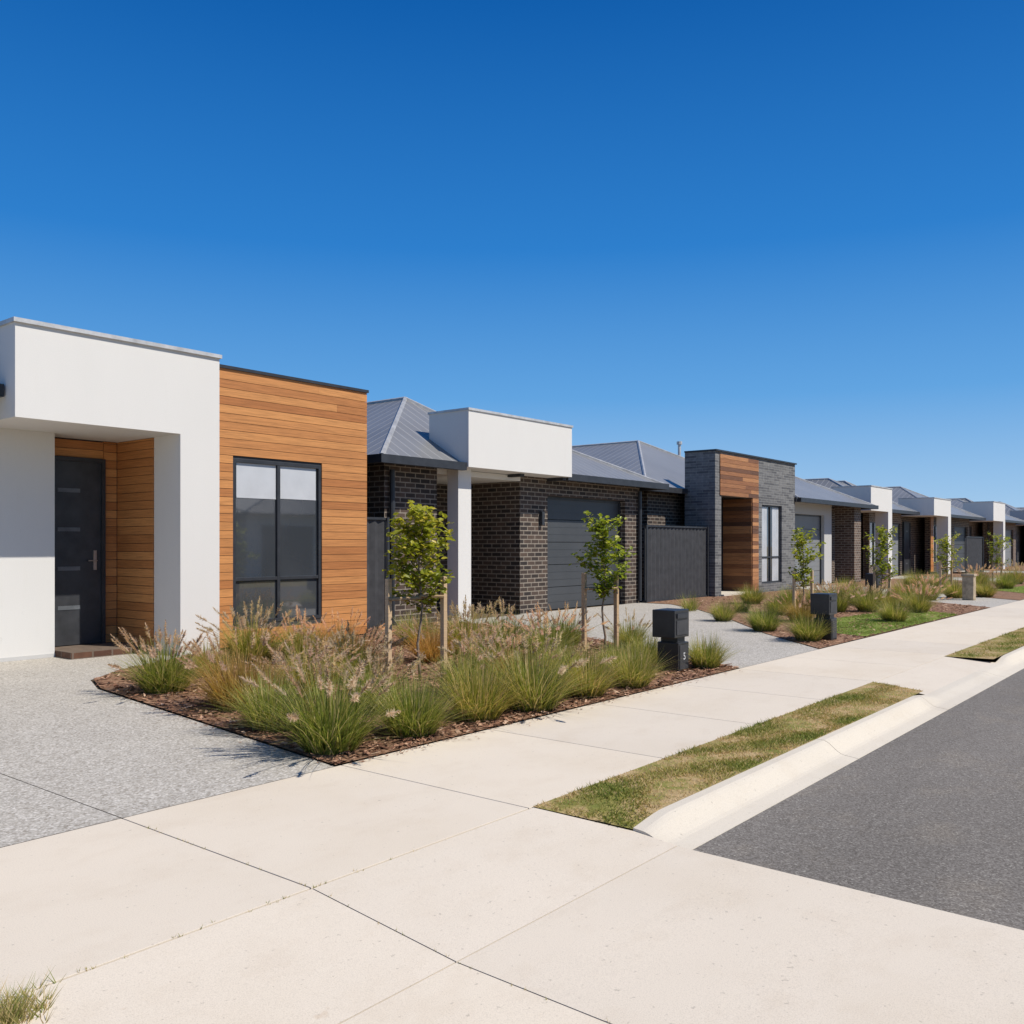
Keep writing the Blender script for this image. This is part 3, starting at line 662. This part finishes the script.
# ---------------------------------------------------------------- young street trees with stakes
def tree_mesh(seed,H,z0,wid,nl):
    random.seed(seed); tr=MB(); lf=MB(); n=9
    path=[Vector((.018*math.sin(i*1.1+seed),.018*math.cos(i*1.7+seed),H*.94*i/n)) for i in range(n+1)]; path[0]=Vector((0,0,0))
    tr.tube(path,[.017*(1-i/n*.75) for i in range(n+1)],7)
    ends=[]
    for k in range(26):
        t=(k+R())/26; z=z0+(H-z0)*t*.86; f=z/(H*.94)*n; i=min(n-1,int(f)); p=path[i].lerp(path[i+1],f-i); a=k*2.4+U(-.6,.6)
        L=wid*(.45+.7*math.sin(math.pi*min(1,.2+.7*t)))*U(.4,1.35); d=Vector((math.cos(a),math.sin(a),U(.2,1.1))).normalized()
        q=p+d*L*.5; e=q+(d+Vector((0,0,U(-.15,.5)))).normalized()*L*.5
        tr.tube([p,q,e],[.007,.005,.002],5); ends.append((p,q,e))
    ends.append((path[-3],path[-2],path[-1]))
    for k in range(nl):
        p,q,e=random.choice(ends); t=R()**.65*1.1; c=(q.lerp(e,(t-.5)*2) if t>.5 else p.lerp(q,t*2))+Vector((random.gauss(0,.034),random.gauss(0,.034),random.gauss(0,.034)))
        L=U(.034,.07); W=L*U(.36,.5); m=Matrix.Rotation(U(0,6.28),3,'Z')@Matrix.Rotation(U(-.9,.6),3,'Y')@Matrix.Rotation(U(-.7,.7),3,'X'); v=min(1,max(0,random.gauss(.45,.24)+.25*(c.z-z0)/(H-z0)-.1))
        up=.25*W; P=[Vector(w) for w in ((0,0,0),(L*.35,-W,up),(L*.8,-W*.7,up),(L*1.15,0,-.003),(L*.8,W*.7,up),(L*.35,W,up))]; P=[m@w+c for w in P]
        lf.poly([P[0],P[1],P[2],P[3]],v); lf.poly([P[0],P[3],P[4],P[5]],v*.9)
    return tr,lf
def tree(px,py,seed,H,z0,wid,nl,label,stakes,order):
    x,y=ground(px,py); tr,lf=tree_mesh(seed,H,z0,wid,nl); t=thing('young_tree',(0,0,0),label,'tree','young staked trees along the street')
    tr.build('trunk','bark',t,True); lf.build('crown','tree_leaf',t); t.location=(x,y,.01)
    for (sx,sy,hh,side) in stakes:
        gx,gy=x+sx,y+sy; s=thing('tree_stake',(gx,gy,0),f'{side} timber stake supporting the {order} young tree','stake','timber tree stakes')
        b=MB(); w=.025; b.box(gx-w,gy-w,0,gx+w,gy+w,hh,R()); b.build('post','stake_timber',s,bevel=.004)
        zc=hh-.2; k=MB(); dx,dy=x-gx,y-gy; ll=math.hypot(dx,dy); ux,uy=dx/ll,dy/ll; nx_,ny_=-uy*.028,ux*.028
        k.tube([(gx-nx_*1.3,gy-ny_*1.3,zc),(x-nx_,y-ny_,zc+.01),(x+ux*.03,y+uy*.03,zc+.01),(x+nx_,y+ny_,zc+.01),(gx+nx_*1.3,gy+ny_*1.3,zc)],.017,6); k.build('tie','strap',s)
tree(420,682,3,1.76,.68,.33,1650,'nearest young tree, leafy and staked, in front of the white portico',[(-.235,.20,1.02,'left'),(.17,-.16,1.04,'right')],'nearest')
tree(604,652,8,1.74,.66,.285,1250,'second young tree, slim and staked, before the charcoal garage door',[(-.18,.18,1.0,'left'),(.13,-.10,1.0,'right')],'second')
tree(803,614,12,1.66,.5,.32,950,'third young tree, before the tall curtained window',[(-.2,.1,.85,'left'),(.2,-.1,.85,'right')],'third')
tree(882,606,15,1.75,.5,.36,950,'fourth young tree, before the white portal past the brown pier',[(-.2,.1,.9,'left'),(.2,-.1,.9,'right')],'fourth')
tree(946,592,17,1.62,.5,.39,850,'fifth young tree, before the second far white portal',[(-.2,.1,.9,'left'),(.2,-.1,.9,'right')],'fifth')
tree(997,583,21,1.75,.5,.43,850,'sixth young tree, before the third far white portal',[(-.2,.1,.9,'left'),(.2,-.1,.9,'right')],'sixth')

# ---------------------------------------------------------------- light, sky, camera
sv=Vector((.36,-1,1.36)).normalized()
L=bpy.data.lights.new('Sun','SUN'); L.energy=5.0; L.angle=math.radians(.5); L.color=(1,.95,.875)
lo=bpy.data.objects.new('Sun',L); C.objects.link(lo); lo.rotation_euler=(-sv).to_track_quat('-Z','Y').to_euler()
W=bpy.data.worlds.new('World'); S.world=W; W.use_nodes=True; nt=W.node_tree; bg=nt.nodes['Background']
sk=nd(nt,'ShaderNodeTexSky',sky_type='NISHITA'); sk.sun_disc=False; sk.sun_elevation=math.asin(sv.z); sk.sun_rotation=math.atan2(sv.x,sv.y)
sk.air_density=1.0; sk.dust_density=.2; sk.ozone_density=3.0
tc=nd(nt,'ShaderNodeTexCoord'); sp=nd(nt,'ShaderNodeSeparateXYZ'); nt.links.new(tc.outputs['Generated'],sp.inputs[0])
gr=ramp(nt,sp.outputs[2],[(0,(.44,.64,.86)),(.05,(.32,.55,.83)),(.157,(.115,.37,.76)),(.307,(.020,.21,.62)),(.513,(.0,.108,.42)),(1,(.0,.065,.28))])
vm=nd(nt,'ShaderNodeVectorMath',operation='SCALE'); nt.links.new(gr,vm.inputs[0]); vm.inputs['Scale'].default_value=10
nt.links.new(mix(nt,.06,vm.outputs[0],sk.outputs[0]),bg.inputs['Color']); bg.inputs['Strength'].default_value=.1
cam=bpy.data.cameras.new('Camera'); co=bpy.data.objects.new('Camera',cam); C.objects.link(co)
co.location=(0,0,EYE); co.rotation_euler=(math.pi/2,0,math.atan2(SA,CA)-math.pi/2); cam.sensor_width=36; cam.lens=F/1024*36; cam.shift_y=(HZ-512)/1024
cam.clip_end=2000; cam.clip_start=.05; S.camera=co
S.view_settings.view_transform='Standard'; S.view_settings.look='None'; S.view_settings.exposure=0
